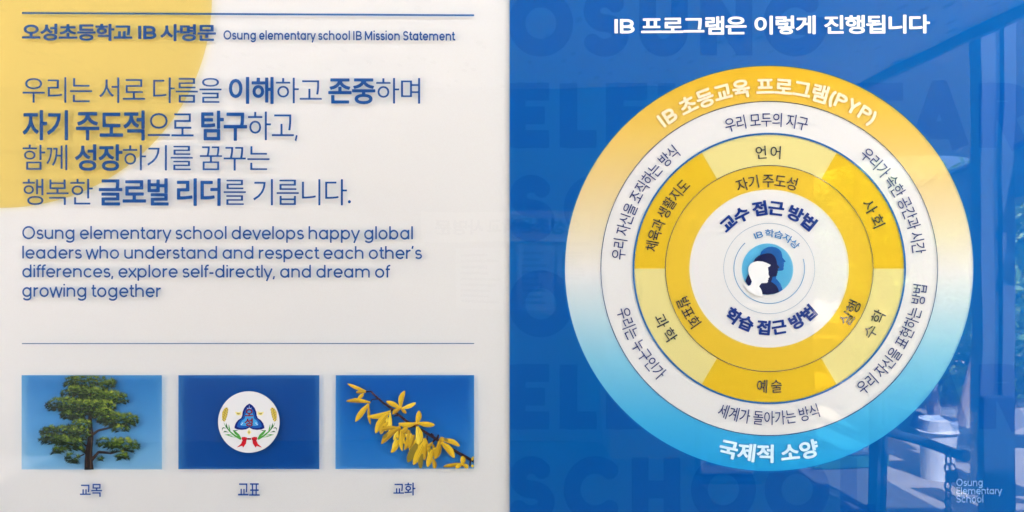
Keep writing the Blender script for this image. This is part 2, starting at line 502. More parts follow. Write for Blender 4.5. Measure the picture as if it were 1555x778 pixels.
# ================================================================ LEFT BOARD
ML = 0.00025                                   # one layer of ink
WHITE = (226, 222, 216)
milk = backing_mat('white_back_sheet', (0.79, 0.748, 0.685))
clear = ink('clear_acrylic', (226, 222, 216)); edge_w = pmat('white_edge', (0.80, 0.77, 0.72), 0.4)
def board_body(parent, x0, x1, z0, z1, gap):
    """a white back sheet, a clear front sheet that carries the print a little way before it, and the edge strips"""
    bm = bmesh.new(); bx(bm, x0, x1, gap, 0.026, z0, z1); from_bm('panel', bm, milk, parent)
    e = 0.0022
    obj('clear_sheet', [(x0, 0, z0), (x1, 0, z0), (x1, 0, z1), (x0, 0, z1)], [[0, 1, 2, 3]], clear, parent)
    for (a, b, c, d) in ((x0 + .0002, x0 + e, z0 + e, z1 - e), (x1 - e, x1 - .0002, z0 + e, z1 - e), (x0 + .0002, x1 - .0002, z0 + .0002, z0 + e - .0002), (x0 + .0002, x1 - .0002, z1 - e + .0002, z1 - .0002)):
        bm = bmesh.new(); bx(bm, a, b, .0006, gap - .0004, c, d); from_bm('edge_strip', bm, clear, parent)
bl = thing('mission_board', ((340 - 777.5) * S, 0, XZ(0, 860)[1]),
           'white acrylic board with blue mission statement, yellow disc and three printed pictures', 'sign board')
x0, z1 = XZ(-90, -70); x1, z0 = XZ(772.6, 860)
board_body(bl, x0, x1, z0, z1, 0.0065)
blue_t = ink('blue_text_ink', (10, 70, 140), body=0.75)
blue_s = ink('blue_rule_ink', (24, 82, 152), body=0.5)
yel = ink('yellow_disc_ink', (219, 191, 106), gloss=False)
# yellow disc, cut off by the board's own edge
pts = [(2 + 320 * math.cos(2 * math.pi * k / 160), -4 + 320 * math.sin(2 * math.pi * k / 160)) for k in range(160)]
pts = [(max(-89, x), max(-69, y)) for x, y in pts]
polys('yellow_disc', [pts], yel, bl, ML)
polys('thick_rule', [[(33.5, 18.6), (720, 22.2), (720, 25.0), (33.5, 21.6)]], blue_s, bl, 2 * ML)
polys('thin_rule', [[(33.5, 521.4), (720, 521.2), (720, 522.5), (33.5, 522.7)]], blue_s, bl, 2 * ML)
B1, LT = 0.021, -0.003
HEAVY = 0.030
straight('korean_heading', [('오성초등학교 IB 사명문', HEAVY)], (33.5, 36.5, 328, 62.5), blue_t, bl, 2 * ML, tilt=1.0, track=-0.05, latscale=1.08, space=0.28)
straight('english_heading', [('Osung elementary school IB Mission Statement', 0.023)], (339.5, 46.5, 691.5, 65.5), blue_t, bl, 2 * ML, tilt=1.5, space=0.2)
straight('statement_line', [('우리는 서로 다름을 ', LT), ('이해', B1), ('하고 ', LT), ('존중', B1), ('하며', LT)], (34.5, 117, 638, 158), blue_t, bl, 2 * ML, tilt=1.5, track=-0.05)
straight('statement_line', [('자기 주도적', B1), ('으로 ', LT), ('탐구', B1), ('하고,', LT)], (34.5, 168, 452, 214), blue_t, bl, 2 * ML, tilt=1.2, track=-0.05)
straight('statement_line', [('함께 ', LT), ('성장', B1), ('하기를 꿈꾸는', LT)], (34.5, 219.5, 409.5, 260), blue_t, bl, 2 * ML, tilt=0.8, track=-0.05)
straight('statement_line', [('행복한 ', LT), ('글로벌 리더', B1), ('를 기릅니다.', LT)], (34.5, 271, 533, 313), blue_t, bl, 2 * ML, tilt=0.6, track=-0.05)
for txt, bxx in (('Osung elementary school develops happy global', (34, 343.5, 627, 369.5)),
                 ('leaders who understand and respect each other\u2019s', (34, 373, 641, 398.5)),
                 ('differences, explore self-directly, and dream of', (34, 402, 593, 427.5)),
                 ('growing together', (34, 431, 244.5, 457))):
    straight('translation_line', [(txt, 0.010)], bxx, blue_t, bl, 2 * ML, tilt=0.6, space=0.2)
blue_c = ink('blue_caption_ink', (14, 68, 148), body=0.75)
straight('caption', [('교목', 0.012)], (121.5, 735, 155, 754.5), blue_c, bl, 2 * ML, track=-0.04)
straight('caption', [('교표', 0.012)], (361.5, 734, 394.5, 753), blue_c, bl, 2 * ML, track=-0.04)
straight('caption', [('교화', 0.012)], (597.5, 733, 631, 752.5), blue_c, bl, 2 * ML, track=-0.04)

# --- picture 1: the pine tree
rnd = random.Random(5)
sky_ink = ink('printed_sky_ink', None, ramp=[(713, (120, 178, 220)), (650, (80, 152, 208)), (570, (38, 118, 186))])
pic = polys('tree_picture', [[(33, 570), (246, 570), (246, 713), (33, 713)]], sky_ink, bl, 2 * ML)
def q1(x, y): return (x / 3.27, 540 + y / 3.27)
bark = paint('printed_bark', (34, 24, 20)); barkl = paint('printed_bark_light', (70, 52, 40))
def limb(pts, w0, w1):
    a, b = [], []
    for i, (x, y) in enumerate(pts):
        x2, y2 = pts[min(i + 1, len(pts) - 1)]; x1_, y1_ = pts[max(i - 1, 0)]
        dx, dy = x2 - x1_, y2 - y1_; l = math.hypot(dx, dy) or 1
        w = (w0 + (w1 - w0) * i / (len(pts) - 1)) / 2
        a.append((x - dy / l * w, y + dx / l * w)); b.append((x + dy / l * w, y - dx / l * w))
    return a + b[::-1]
limbs = [limb([(443, 567), (441, 520), (443, 470), (452, 400), (447, 330), (455, 250), (450, 150)], 46, 8),
         limb([(440, 490), (405, 465), (350, 440), (290, 420)], 20, 5),
         limb([(455, 520), (490, 480), (550, 486), (620, 470)], 18, 4),
         limb([(450, 400), (490, 372), (560, 355), (640, 350)], 15, 4),
         limb([(447, 340), (410, 308), (360, 290), (290, 270)], 13, 3),
         limb([(452, 310), (490, 290), (540, 255), (590, 235)], 11, 3),
         limb([(452, 225), (420, 205), (370, 190)], 9, 3), limb([(452, 200), (480, 180), (540, 160)], 8, 3),
         limb([(430, 450), (395, 420), (385, 380)], 9, 3), limb([(420, 490), (385, 505), (350, 520)], 7, 3)]
hl = [[q1(*p) for p in limb(l_, w_a, 2)] for l_, w_a in (
    ([(452, 560), (450, 500), (457, 420), (452, 350)], 6), ([(460, 512), (494, 474), (560, 480)], 4), ([(458, 392), (495, 366), (580, 350)], 4), ([(432, 555), (432, 500)], 4))]
polys('printed_trunk', [[q1(*p) for p in l] for l in limbs] + hl, [bark, barkl], pic, 3 * ML, 0.00001, [0] * len(limbs) + [1] * len(hl))
PADS = [(445, 140, 128, 50), (400, 190, 90, 40), (325, 250, 95, 42), (400, 265, 80, 45), (360, 300, 60, 25), (555, 215, 80, 42), (505, 260, 70, 40),
        (590, 322, 100, 42), (520, 300, 60, 40), (600, 368, 40, 16), (470, 210, 80, 50), (300, 385, 105, 40), (270, 420, 70, 28), (350, 440, 70, 36), (290, 475, 42, 18),
        (400, 350, 60, 30), (610, 450, 78, 40), (540, 435, 60, 28), (600, 500, 40, 22), (360, 512, 36, 26), (500, 512, 18, 12), (395, 390, 50, 36), (400, 470, 20, 12)]
tones = [paint('printed_needles_dark', (20, 36, 14)), paint('printed_needles_mid', (48, 70, 24)),
         paint('printed_needles_green', (94, 116, 36)), paint('printed_needles_light', (148, 158, 58))]
vs, fs, fm = [], [], []
sprays = []
for (px, py, rx, ry) in PADS:
    ry *= .95
    for _ in range(int(rx * ry * 0.027)):
        a = rnd.uniform(0, 2 * math.pi); r_ = math.sqrt(rnd.random())
        sprays.append((px + rx * r_ * math.cos(a), py + ry * r_ * math.sin(a), (px, py, rx, ry)))
rnd.shuffle(sprays); sprays.sort(key=lambda q: -(q[1] - q[2][1]) / q[2][3] + rnd.uniform(-.3, .3))
for k, (x, y, (px, py, rx, ry)) in enumerate(sprays):           # lower needles of a bough first, sunny tops over them
    lit = -0.22 + (x - px) / rx * 0.25 - (y - py) / ry * 1.0 + (px - 445) / 900 + rnd.uniform(-.45, .45)
    for j in range(20):
        a = math.pi / 2 - (x - px) / rx * .7 + rnd.uniform(-1.9, 1.9); l = rnd.uniform(10, 21); w = 1.4
        ex_, ey_ = x + math.cos(a) * l, y - math.sin(a) * l
        nx_, ny_ = math.sin(a) * w, math.cos(a) * w
        tone = min(3, max(0, int(1.05 + lit * 1.5 + math.sin(a) * .6 + rnd.uniform(-.95, .95))))
        b = len(vs)
        for u, v in ((x - nx_, y - ny_), (ex_, ey_), (x + nx_, y + ny_)):
            u, v = q1(max(108, min(803, u)), max(99, min(566, v)))
            X3, Z3 = XZ(u, v); vs.append((X3, -4 * ML - 0.0006 * k / len(sprays) - j * 1e-6, Z3))
        fs.append([b, b + 1, b + 2]); fm.append(tone)
obj('printed_needles', vs, fs, tones, pic, fm)

# --- picture 2: the school crest
dk = ink('crest_field_ink', (10, 72, 150))
pic = polys('emblem_picture', [[(271, 570), (485, 569.6), (484.5, 712.4), (271, 712.8)] , ], dk, bl, 2 * ML)
# the field has a round gap where the white sheet shows: cut as a ring of quads instead of one face
def cut_field(o, rect, cx, cy, r, lay):
    base = wloc(o.parent); angs = sorted([2 * math.pi * k / 120 for k in range(120)] + [math.atan2(y - cy, x - cx) % (2 * math.pi) for x in (rect[0], rect[2]) for y in (rect[1], rect[3])])
    vs, fs = [], []
    for a in angs:
        dx, dy = math.cos(a), math.sin(a)
        tx = ((rect[2] - cx) if dx > 0 else (rect[0] - cx)) / dx if abs(dx) > 1e-9 else 1e9
        ty = ((rect[3] - cy) if dy > 0 else (rect[1] - cy)) / dy if abs(dy) > 1e-9 else 1e9
        t = min(tx, ty)
        for k in (r, t):
            X3, Z3 = XZ(cx + dx * k, cy + dy * k); vs.append((X3 - base.x, -lay - base.y, Z3 - base.z))
    n = len(angs)
    for i in range(n):
        j = (i + 1) % n; fs.append([2 * i, 2 * i + 1, 2 * j + 1, 2 * j])
    me = bpy.data.meshes.new(o.name); me.from_pydata(vs, [], fs); me.materials.append(o.data.materials[0]); o.data = me
cut_field(pic, (271, 570, 485, 712.6), 378, 641, 46.8, 2 * ML)
polys('crest_disc', [disc_pts(378, 641, 46.6)], paint('printed_crest_disc', (224, 219, 212)), pic, 2.5 * ML)
def q2(x, y): return (325 + x / 7.783, 590 + y / 7.783)
P2 = lambda l: [q2(*p) for p in l]
mir = lambda l: [(840 - x, y) for x, y in l]
half = [(420, 178), (385, 200), (358, 232), (340, 275), (334, 320), (322, 350), (285, 375), (258, 410), (245, 445), (243, 470), (275, 484), (330, 490), (380, 484), (410, 470), (420, 462)]
tre = half + mir(half)[::-1][1:-1]
def sc(l, k, c=(420, 375)): return [(c[0] + (x - c[0]) * k, c[1] + (y - c[1]) * k) for x, y in l]
pr = lambda n, c: paint('printed_' + n, c)
navy, mid, lite, red = pr('crest_navy', (14, 34, 110)), pr('crest_blue', (22, 82, 162)), pr('crest_light_blue', (66, 154, 208)), pr('crest_red', (122, 30, 44))
polys('trefoil', [P2(tre), P2(sc(tre, .82)), P2(sc(tre, .60))], [navy, mid, lite], pic, 3 * ML, 0.0003, [0, 1, 2])
wh = pr('crest_white', (236, 236, 236))
for vein in (([(417, 240), (420, 190), (423, 240)], [(400, 243), (396, 225), (410, 240)], [(440, 243), (444, 225), (430, 240)]),
      ([(320, 428), (356, 398), (324, 432)], [(338, 412), (336, 398), (344, 410)]), ([(520, 428), (484, 398), (516, 432)], [(502, 412), (504, 398), (496, 410)])):
    polys('trefoil_vein', [P2(l) for l in vein], wh, pic, 8 * ML)
straight('crest_letter', [('오', 0.03)], (*q2(370, 242), *q2(468, 328)), red, pic, 9 * ML)
straight('crest_letter', [('성', 0.03)], (*q2(364, 350), *q2(462, 446)), red, pic, 9 * ML)
grain, grd = pr('crest_wheat', (206, 176, 66)), pr('crest_wheat_dark', (150, 118, 40))
green, greend = pr('crest_leaf', (74, 152, 56)), pr('crest_leaf_dark', (44, 98, 44))
rib, ribd = pr('crest_ribbon', (196, 28, 38)), pr('crest_ribbon_dark', (120, 20, 30))
fl = pr('crest_flower', (232, 216, 140)); fld = pr('crest_flower_edge', (176, 156, 80))
for mm in (lambda l: l, mir):
    ear = [(118, 395), (96, 345), (98, 280), (125, 235), (158, 222), (168, 260), (158, 320), (135, 385)]
    gl_ = [P2(mm(ear))]; gm = [0]
    for j in range(11):
        for i in range(3):
            cx_ = 112 + j * 3.6 + (i - 1) * 17 + (j % 2) * 5; cy_ = 380 - j * 14
            gl_.append(P2(mm([(cx_ - 7, cy_), (cx_, cy_ - 9), (cx_ + 7, cy_ - 2), (cx_, cy_ + 6)]))); gm.append(1 if (i + j) % 2 else 2)
    polys('wheat_ear', gl_, [grain, grd, pr('crest_wheat_pale', (236, 214, 110))], pic, 3 * ML, 0.00002, gm)
    lv = [limb([(320, 598), (250, 560), (190, 510), (140, 450), (118, 405)], 26, 3), [(330, 600), (250, 540), (222, 495), (240, 492), (300, 545)],
          [(180, 505), (140, 450), (146, 405), (160, 450)], [(200, 520), (172, 470), (176, 420), (192, 480)], [(180, 520), (130, 500), (108, 518), (140, 516)],
          [(230, 552), (170, 540), (124, 548), (175, 556)], [(150, 470), (112, 458), (96, 468), (98, 502), (106, 472)], [(270, 580), (200, 562), (150, 552), (210, 574)],
          [(228, 495), (270, 492), (300, 488), (262, 502)]]
    polys('crest_leaf_spray', [P2(mm(l)) for l in lv], [green, greend], pic, 3 * ML, 0.00003, [0, 0, 1, 0, 1, 0, 1, 0, 1])
    polys('crest_flower', [P2(mm(l)) for l in ([(248, 274), (290, 282), (322, 270), (328, 300), (318, 318), (270, 318), (258, 298)], [(272, 286), (300, 290), (312, 300), (290, 310), (272, 302)])], [fl, fld], pic, 3 * ML, 0.0001, [0, 1])
polys('crest_flower', [P2(l) for l in ([(415, 474), (428, 500), (443, 515), (430, 535), (415, 556), (402, 535), (388, 515), (402, 500)], [(415, 500), (426, 516), (415, 538), (404, 516)])], [fl, fld], pic, 3 * ML, 0.0001, [0, 1])
bow = [[(330, 575), (365, 572), (395, 582), (390, 606), (360, 612), (328, 606)], [(385, 606), (380, 650), (345, 700), (335, 678), (270, 698), (320, 655), (340, 608)],
       [(395, 586), (440, 586), (440, 606), (395, 606)]]
bow += [mir(bow[0]), mir(bow[1])]
polys('crest_ribbon', [P2(l) for l in bow] + [P2([(340, 608), (388, 602), (386, 612), (338, 616)]), P2(mir([(340, 608), (388, 602), (386, 612), (338, 616)]))], [rib, ribd], pic, 4 * ML, 0.00004, [0, 0, 1, 0, 0, 1, 1])

# --- picture 3: forsythia
fsky = ink('printed_blue_sky_ink', None, ramp=[(713, (48, 124, 198)), (650, (24, 108, 190)), (570, (8, 84, 172))])
pic = polys('blossom_picture', [[(510, 570), (720, 569.8), (720, 711.6), (509.4, 712.4)]], fsky, bl, 2 * ML)
def q3(x, y): return (505 + max(27, min(1106, x)) / 5.155, 565 + max(26, min(754, y)) / 5.155)
branch = limb([(262, 156), (300, 152), (340, 192), (400, 245), (470, 292), (520, 338), (580, 385), (700, 456), (800, 518), (920, 596), (1010, 648), (1120, 700)], 12, 26)
tw = [limb([(355, 212), (310, 215), (292, 245)], 9, 5), limb([(470, 292), (452, 318)], 12, 8), limb([(740, 500), (742, 560), (760, 575)], 10, 6), limb([(800, 530), (770, 565)], 16, 9),
      limb([(520, 338), (480, 345)], 18, 8), limb([(1080, 690), (1075, 740)], 14, 10), limb([(790, 500), (770, 480)], 16, 10), limb([(820, 520), (830, 490)], 20, 10), limb([(640, 425), (600, 440)], 12, 6)]
bk = paint('printed_twig', (44, 30, 32)); bk2 = paint('printed_twig_light', (104, 70, 60))
spots = []
for k in range(46):
    t = rnd.random(); i = rnd.randrange(1, 10)
    bpts = [(300, 152), (340, 192), (400, 245), (470, 292), (520, 338), (580, 385), (700, 456), (800, 518), (920, 596), (1010, 648), (1100, 692)]
    x = bpts[i - 1][0] + (bpts[i][0] - bpts[i - 1][0]) * t + rnd.uniform(-6, 6); y = bpts[i - 1][1] + (bpts[i][1] - bpts[i - 1][1]) * t + rnd.uniform(-7, 4)
    spots.append([q3(x - 5, y), q3(x + rnd.uniform(2, 9), y - 4), q3(x + 5, y + 3)])
polys('printed_branch', [[q3(*p) for p in l] for l in [branch] + tw] + spots, [bk, bk2], pic, 3 * ML, 0.00001, [0] * (1 + len(tw)) + [1] * len(spots))
pet = [  # base, tip, width, tone
    ((262, 150), (118, 92), 34, 1), ((262, 158), (185, 160), 36, 0), ((245, 168), (200, 208), 36, 1),
    ((298, 240), (108, 228), 44, 0), ((296, 236), (168, 205), 30, 1), ((285, 250), (180, 388), 56, 1), ((286, 262), (298, 410), 30, 0),
    ((456, 305), (272, 350), 52, 1), ((400, 420), (372, 478), 40, 0), ((440, 320), (338, 480), 66, 1), ((452, 318), (447, 474), 36, 2),
    ((530, 285), (470, 332), 44, 0), ((534, 278), (566, 146), 54, 1), ((528, 282), (422, 230), 50, 1), ((545, 285), (654, 240), 42, 2), ((538, 288), (578, 324), 34, 0),
    ((610, 460), (560, 470), 40, 0), ((535, 440), (382, 450), 40, 0), ((520, 440), (382, 562), 62, 0), ((430, 480), (392, 520), 36, 3), ((540, 450), (546, 618), 42, 1), ((520, 530), (460, 632), 52, 1), ((500, 520), (470, 600), 40, 2),
    ((600, 455), (566, 610), 56, 0), ((590, 445), (548, 478), 40, 0), ((615, 480), (616, 662), 50, 1), ((640, 490), (600, 600), 50, 0), ((660, 560), (590, 706), 78, 3),
    ((720, 540), (634, 726), 72, 1), ((706, 640), (690, 760), 50, 3), ((722, 515), (726, 590), 52, 1), ((735, 560), (720, 690), 40, 0),
    ((660, 400), (680, 302), 58, 1), ((655, 400), (516, 404), 52, 1), ((668, 400), (802, 414), 54, 1), ((664, 425), (672, 566), 74, 2),
    ((860, 530), (996, 578), 52, 1), ((850, 550), (954, 670), 66, 1), ((835, 540), (802, 682), 62, 0), ((780, 610), (744, 742), 60, 1), ((790, 680), (800, 762), 44, 0), ((862, 545), (848, 508), 56, 0), ((870, 520), (905, 540), 30, 3),
    ((1010, 715), (868, 738), 40, 0), ((1018, 720), (1018, 656), 52, 1), ((1010, 720), (965, 756), 44, 1), ((1025, 720), (1060, 758), 44, 1), ((1090, 690), (1108, 660), 30, 1), ((1085, 735), (1106, 735), 30, 2)]
ytone = [paint('printed_petal_shade', (192, 150, 34)), paint('printed_petal', (220, 178, 42)), paint('printed_petal_bright', (236, 204, 66)), paint('printed_petal_dark', (130, 112, 40)), paint('printed_petal_crease', (150, 112, 26))]
hang = []
for k in range(46):                                # more drooping blossom behind the named petals
    u = rnd.random(); x = 400 + u * 420 + rnd.uniform(-14, 14); y = 330 + u * 230 + rnd.uniform(-5, 75)
    a = math.pi / 2 + rnd.uniform(-.75, .75) + .25; l = rnd.uniform(55, 100)
    hang.append(((x, y), (x + math.cos(a) * l, y + math.sin(a) * l), rnd.uniform(26, 42), rnd.choice((0, 0, 1, 1, 2, 3))))
pet = hang + pet
pl, pm = [], []
for (b, t, w, tone) in pet:
    w *= .80; dx, dy = t[0] - b[0], t[1] - b[1]; l = math.hypot(dx, dy) or 1; nx_, ny_ = -dy / l, dx / l
    bend = rnd.uniform(-.10, .10) * l
    def pp(f, o_):
        bb = bend * math.sin(math.pi * f)
        return q3(b[0] + dx * f + nx_ * (o_ * w / 2 + bb), b[1] + dy * f + ny_ * (o_ * w / 2 + bb))
    prof = [(0, .35), (.15, .6), (.35, .92), (.6, 1), (.8, .78), (.93, .45), (1, .12)]
    pl.append([pp(f, k) for f, k in prof] + [pp(f, -k) for f, k in prof[::-1]]); pm.append(tone)
    side = 1 if nx_ * 0.3 + ny_ > 0 else -1          # one half of each petal is printed darker
    pl.append([pp(f, side * k * .96) for f, k in prof] + [pp(f, side * .25 * k) for f, k in prof[::-1]]); pm.append({0: 4, 1: 0, 2: 1, 3: 3}[tone])
    pl.append([pp(.08, .06), pp(.5, .05), pp(.85, .0), pp(.5, -.03), pp(.08, -.06)]); pm.append(4)
polys('printed_petals', pl, ytone, pic, 5 * ML, 0.000004, pm)
cen = paint('printed_flower_throat', (150, 84, 24)); cen2 = paint('printed_stamen', (222, 170, 60))
cl, cm = [], []
for (x, y, r_) in ((662, 400, 24), (536, 280, 15), (1016, 722, 20), (856, 545, 16), (420, 335, 12), (600, 475, 14), (515, 455, 11)):
    cl.append([q3(x + r_ * math.cos(2 * math.pi * k / 14), y + r_ * .85 * math.sin(2 * math.pi * k / 14)) for k in range(14)]); cm.append(0)
    cl.append([q3(x + r_ * .4 * math.cos(2 * math.pi * k / 8), y - r_ * .1 + r_ * .5 * math.sin(2 * math.pi * k / 8)) for k in range(8)]); cm.append(1)
for k in range(0, len(cl), 2): polys('printed_throat', cl[k:k + 2], [cen, cen2], pic, 7 * ML, 0.00002, cm[k:k + 2])

# ================================================================ RIGHT BOARD
br = thing('programme_board', ((1200 - 777.5) * S, 0, XZ(0, 860)[1]),
           'glossy blue board with a round yellow, white and light blue programme wheel', 'sign board')
x0, z1 = XZ(773.0, -70); x1, z0 = XZ(1640, 860)
board_body(br, x0, x1, z0, z1, 0.0012)
field_ink = ink('blue_field_ink', (6, 94, 170))
fld_o = polys('blue_field', [[(774, -69), (1639, -69), (1639, 859), (774, 859)]], field_ink, br, ML)
cut = None
def cut_field2(o, rect, lay):
    base = wloc(o.parent); r = 307.6
    angs = sorted([2 * math.pi * k / 240 for k in range(240)] + [math.atan2(y - CY, x - CX) % (2 * math.pi) for x in (rect[0], rect[2]) for y in (rect[1], rect[3])])
    vs, fs = [], []
    for a in angs:
        dx, dy = math.cos(a), math.sin(a)
        tx = ((rect[2] - CX) if dx > 0 else (rect[0] - CX)) / dx if abs(dx) > 1e-9 else 1e9
        ty = ((rect[3] - CY) if dy > 0 else (rect[1] - CY)) / dy if abs(dy) > 1e-9 else 1e9
        t = min(tx, ty)
        for (xx, yy) in ((CX + dx * r * EX, CY + dy * r), (CX + dx * t, CY + dy * t)):
            X3, Z3 = XZ(xx, yy); vs.append((X3 - base.x, -lay - base.y, Z3 - base.z))
    n = len(angs)
    for i in range(n):
        j = (i + 1) % n; fs.append([2 * i, 2 * i + 1, 2 * j + 1, 2 * j])
    me = bpy.data.meshes.new(o.name); me.from_pydata(vs, [], fs); me.materials.append(o.data.materials[0]); o.data = me
cut_field2(fld_o, (773.8, -69, 1639, 859), ML)

# big dark blue words behind the wheel, clipped where the wheel covers them
word_ink = ink('dark_word_ink', (189, 203, 211), gloss=False)
word_cell = 1.6
def big_word(text, top, x_start, cap=99.0, sxk=1.0, track=0.012):
    wt = 0.052; w = 0.036 + wt * 1.15
    sy = cap / 0.70; sx = sy * sxk
    segs, butt = [], []; x = x_start
    for ch in text:
        pls, adv = latin(ch, w)
        for pl_ in pls:
            closed = math.dist(pl_[0], pl_[-1]) < 1e-6
            p_ = [np.array((x / sx + u, v)) for u, v in pl_]
            for k in range(len(p_) - 1):
                segs.append((p_[k], p_[k + 1])); butt.append(0 if closed else (1 if k == 0 else 0) | (2 if k == len(p_) - 2 else 0))
        x += (adv + track) * sx
    xe = min(x, 1636)
    xs = np.arange(774.2, xe + 4, word_cell); yp = np.arange(max(-67, top - 4), min(857, top + cap + 6), word_cell)
    gx, gy = np.meshgrid(xs, yp)
    P = np.stack([gx.ravel() / sx, (top + cap - gy.ravel()) / sy], 1)
    d = seg_dist(P, segs, butt) - w
    hole = (310 - np.hypot((gx.ravel() - CX) / EX, gy.ravel() - CY)) / sy
    d = np.maximum(d, hole)
    V, F = march(xs, yp, d.reshape(gx.shape))
    vs = []
    for (u, v) in V:
        X3, Z3 = XZ(u, v); vs.append((X3, -2 * ML, Z3))
    return obj('background_word', vs, F, word_ink, br)
for text, top, xs_, sxk in (('OSUNG', -14, 766, .94), ('ELEMENTARY', 126, 762, .99), ('SCHOOL', 267, 766, .94), ('OSUNG', 412, 766, .94), ('ELEMENTARY', 553, 762, .99), ('SCHOOL', 694, 766, .94)):
    big_word(text, top, xs_, 99, sxk)

# the wheel
rim_ink = ink('rim_colour_run_ink', None, ramp=[(720, (36, 156, 228)), (640, (66, 170, 234)), (545, (130, 194, 238)), (470, (192, 213, 232)), (415, (226, 224, 218)), (350, (240, 224, 186)), (270, (246, 214, 142)), (190, (248, 206, 98)), (120, (250, 198, 56)), (95, (250, 194, 46))], gloss=False)
annulus('rim', 253.6, 308, rim_ink, br, 2 * ML)
ln = ink('thin_line_ink', (36, 66, 112), body=0.5); lb = ink('thick_line_ink', (26, 98, 164), body=0.6)
annulus('outer_line', 253.0, 254.2, ln, br, 3 * ML)
annulus('thick_line', 203.0, 206.0, lb, br, 3 * ML)
ys = ink('strong_yellow_ink', (242, 198, 48), gloss=False); yl = ink('pale_yellow_ink', (240, 224, 146), gloss=False); yi = ink('inner_yellow_ink', (240, 198, 60), gloss=False)
for k, a in enumerate((-30, 30, 90, 150, 210, 270)):
    annulus('subject_sector', 156.4, 203.0, yl if k % 2 == 0 else ys, br, 2 * ML, a, a + 60)
annulus('inner_ring', 120, 156.4, yi, br, 2 * ML)
annulus('inner_line', 155.9, 157.0, ln, br, 3 * ML)
lg = ink('grey_blue_line_ink', (110, 140, 170)); la = ink('light_blue_arc_ink', (60, 136, 194), body=0.3)
annulus('core_line', 68.3, 69.0, lg, br, 2 * ML)
annulus('core_arc', 52.6, 53.8, la, br, 2 * ML, 74, 317)

sky_w = paint('pale_sky_letter_paint', (206, 230, 238)); cream = ink('cream_letter_ink', (252, 232, 194), body=0.9); white_p = paint('white_letter_paint', (236, 236, 234))
nav = ink('navy_text_ink', (24, 44, 108), body=0.75); dkn = ink('dark_text_ink', (28, 42, 72), body=0.75); blu = ink('royal_text_ink', (8, 48, 128), body=0.75); lbt = ink('light_blue_text_ink', (40, 122, 182), body=0.75)
straight('title', [('IB 프로그램은 이렇게 진행됩니다', 0.027)], (933, 24.2, 1412, 52.8), white_p, br, 3 * ML, tilt=-3.4, track=-0.05, latscale=1.05, space=0.34)
ring_text('rim_text', [('IB 초등교육 프로그램(PYP)', 0.030)], -36.5, 35.0, 276, 29, cream, br, 3 * ML, track=-0.01, latscale=1.05, space=0.28)
ring_text('rim_text', [('국제적 소양', 0.034)], 195.5, 164.8, 281, 28, sky_w, br, 3 * ML, inward=True, track=-0.03, space=0.28)
RT = dict(track=-0.04, space=0.26)
for txt, a0, a1, r_, inw in (('우리 모두의 지구', -17.1, 14.9, 226, 0), ('우리가 속한 공간과 시간', 38.5, 84.2, 227, 0), ('우리 자신을 조직하는 방식', -86.5, -37.8, 228, 0),
                             ('우리는 누구인가', 254.8, 224.5, 229, 1), ('우리 자신을 표현하는 방법', 143.8, 96.2, 229, 1), ('세계가 돌아가는 방식', 199.5, 161.0, 227, 1)):
    ring_text('theme_text', [(txt, 0.002)], a0, a1, r_, 21.5, nav, br, 3 * ML, inward=bool(inw), **RT)
for txt, a0, a1, r_, inw in (('언 어', -6.6, 5.6, 176.5, 0), ('사 회', 54.8, 69.0, 178, 0), ('수 학', 125.2, 110.8, 180, 1), ('예 술', 185.9, 173.9, 179, 1), ('과 학', 247.0, 232.8, 181, 1), ('체육과 생활지도', -81.5, -43.5, 180, 0)):
    ring_text('subject_text', [(txt, 0.004)], a0, a1, r_, 20, dkn, br, 3 * ML, inward=bool(inw), track=-0.04, space=0.22)
for txt, a0, a1, r_, inw in (('자기 주도성', -21.6, 18.0, 133.5, 0), ('발표회', 251.2, 231.6, 139.5, 1), ('실행', 127.0, 111.0, 139.5, 1)):
    ring_text('ring_text', [(txt, 0.004)], a0, a1, r_, 20, dkn, br, 3 * ML, inward=bool(inw), track=-0.04, space=0.22)
ring_text('core_text', [('교수 접근 방법', 0.040)], -49.5, 46.5, 92, 23, blu, br, 2 * ML, track=-0.03, space=0.24)
ring_text('core_text', [('학습 접근 방법', 0.040)], 224.0, 132.5, 90, 23, blu, br, 2 * ML, inward=True, track=-0.03, space=0.24)
ring_text('core_text', [('IB 학습자상', 0.014)], -24.5, 53.5, 53.5, 12, lbt, br, 2 * ML, track=-0.03, space=0.22, latscale=1.05)
# heads in profile
def q4(x, y): return (1090 + x / 4.987, 330 + y / 4.987)
def inside_disc(l):
    out = []
    for x, y in l:
        dx, dy = x - 376.5, y - 394; r_ = math.hypot(dx, dy)
        if r_ > 193.5: dx, dy = dx * 193.5 / r_, dy * 193.5 / r_
        out.append(q4(376.5 + dx, 394 + dy))
    return out
e_l, e_m, e_n, e_w = ink('emblem_light_blue_ink', (84, 176, 222)), ink('emblem_blue_ink', (26, 98, 168), body=0.7), ink('emblem_navy_ink', (14, 26, 78), body=0.7), paint('emblem_white', (228, 224, 216))
emb = polys('profile_emblem', [[q4(376.5 + 195 * math.cos(2 * math.pi * k / 96), 394 + 195 * math.sin(2 * math.pi * k / 96)) for k in range(96)]], e_l, br, 2 * ML)
polys('adult_profile', [inside_disc([(318, 290), (328, 262), (350, 240), (378, 228), (408, 224), (438, 229), (462, 242), (480, 264), (487, 290), (489, 305), (500, 320), (513, 334), (511, 339), (498, 343), (502, 352), (498, 360), (501, 368), (496, 378), (498, 394), (490, 403), (470, 406), (450, 408), (444, 430), (440, 465), (456, 482), (474, 505), (484, 532), (490, 552), (470, 575), (420, 590), (360, 560), (330, 400)])], e_m, emb, 3 * ML)
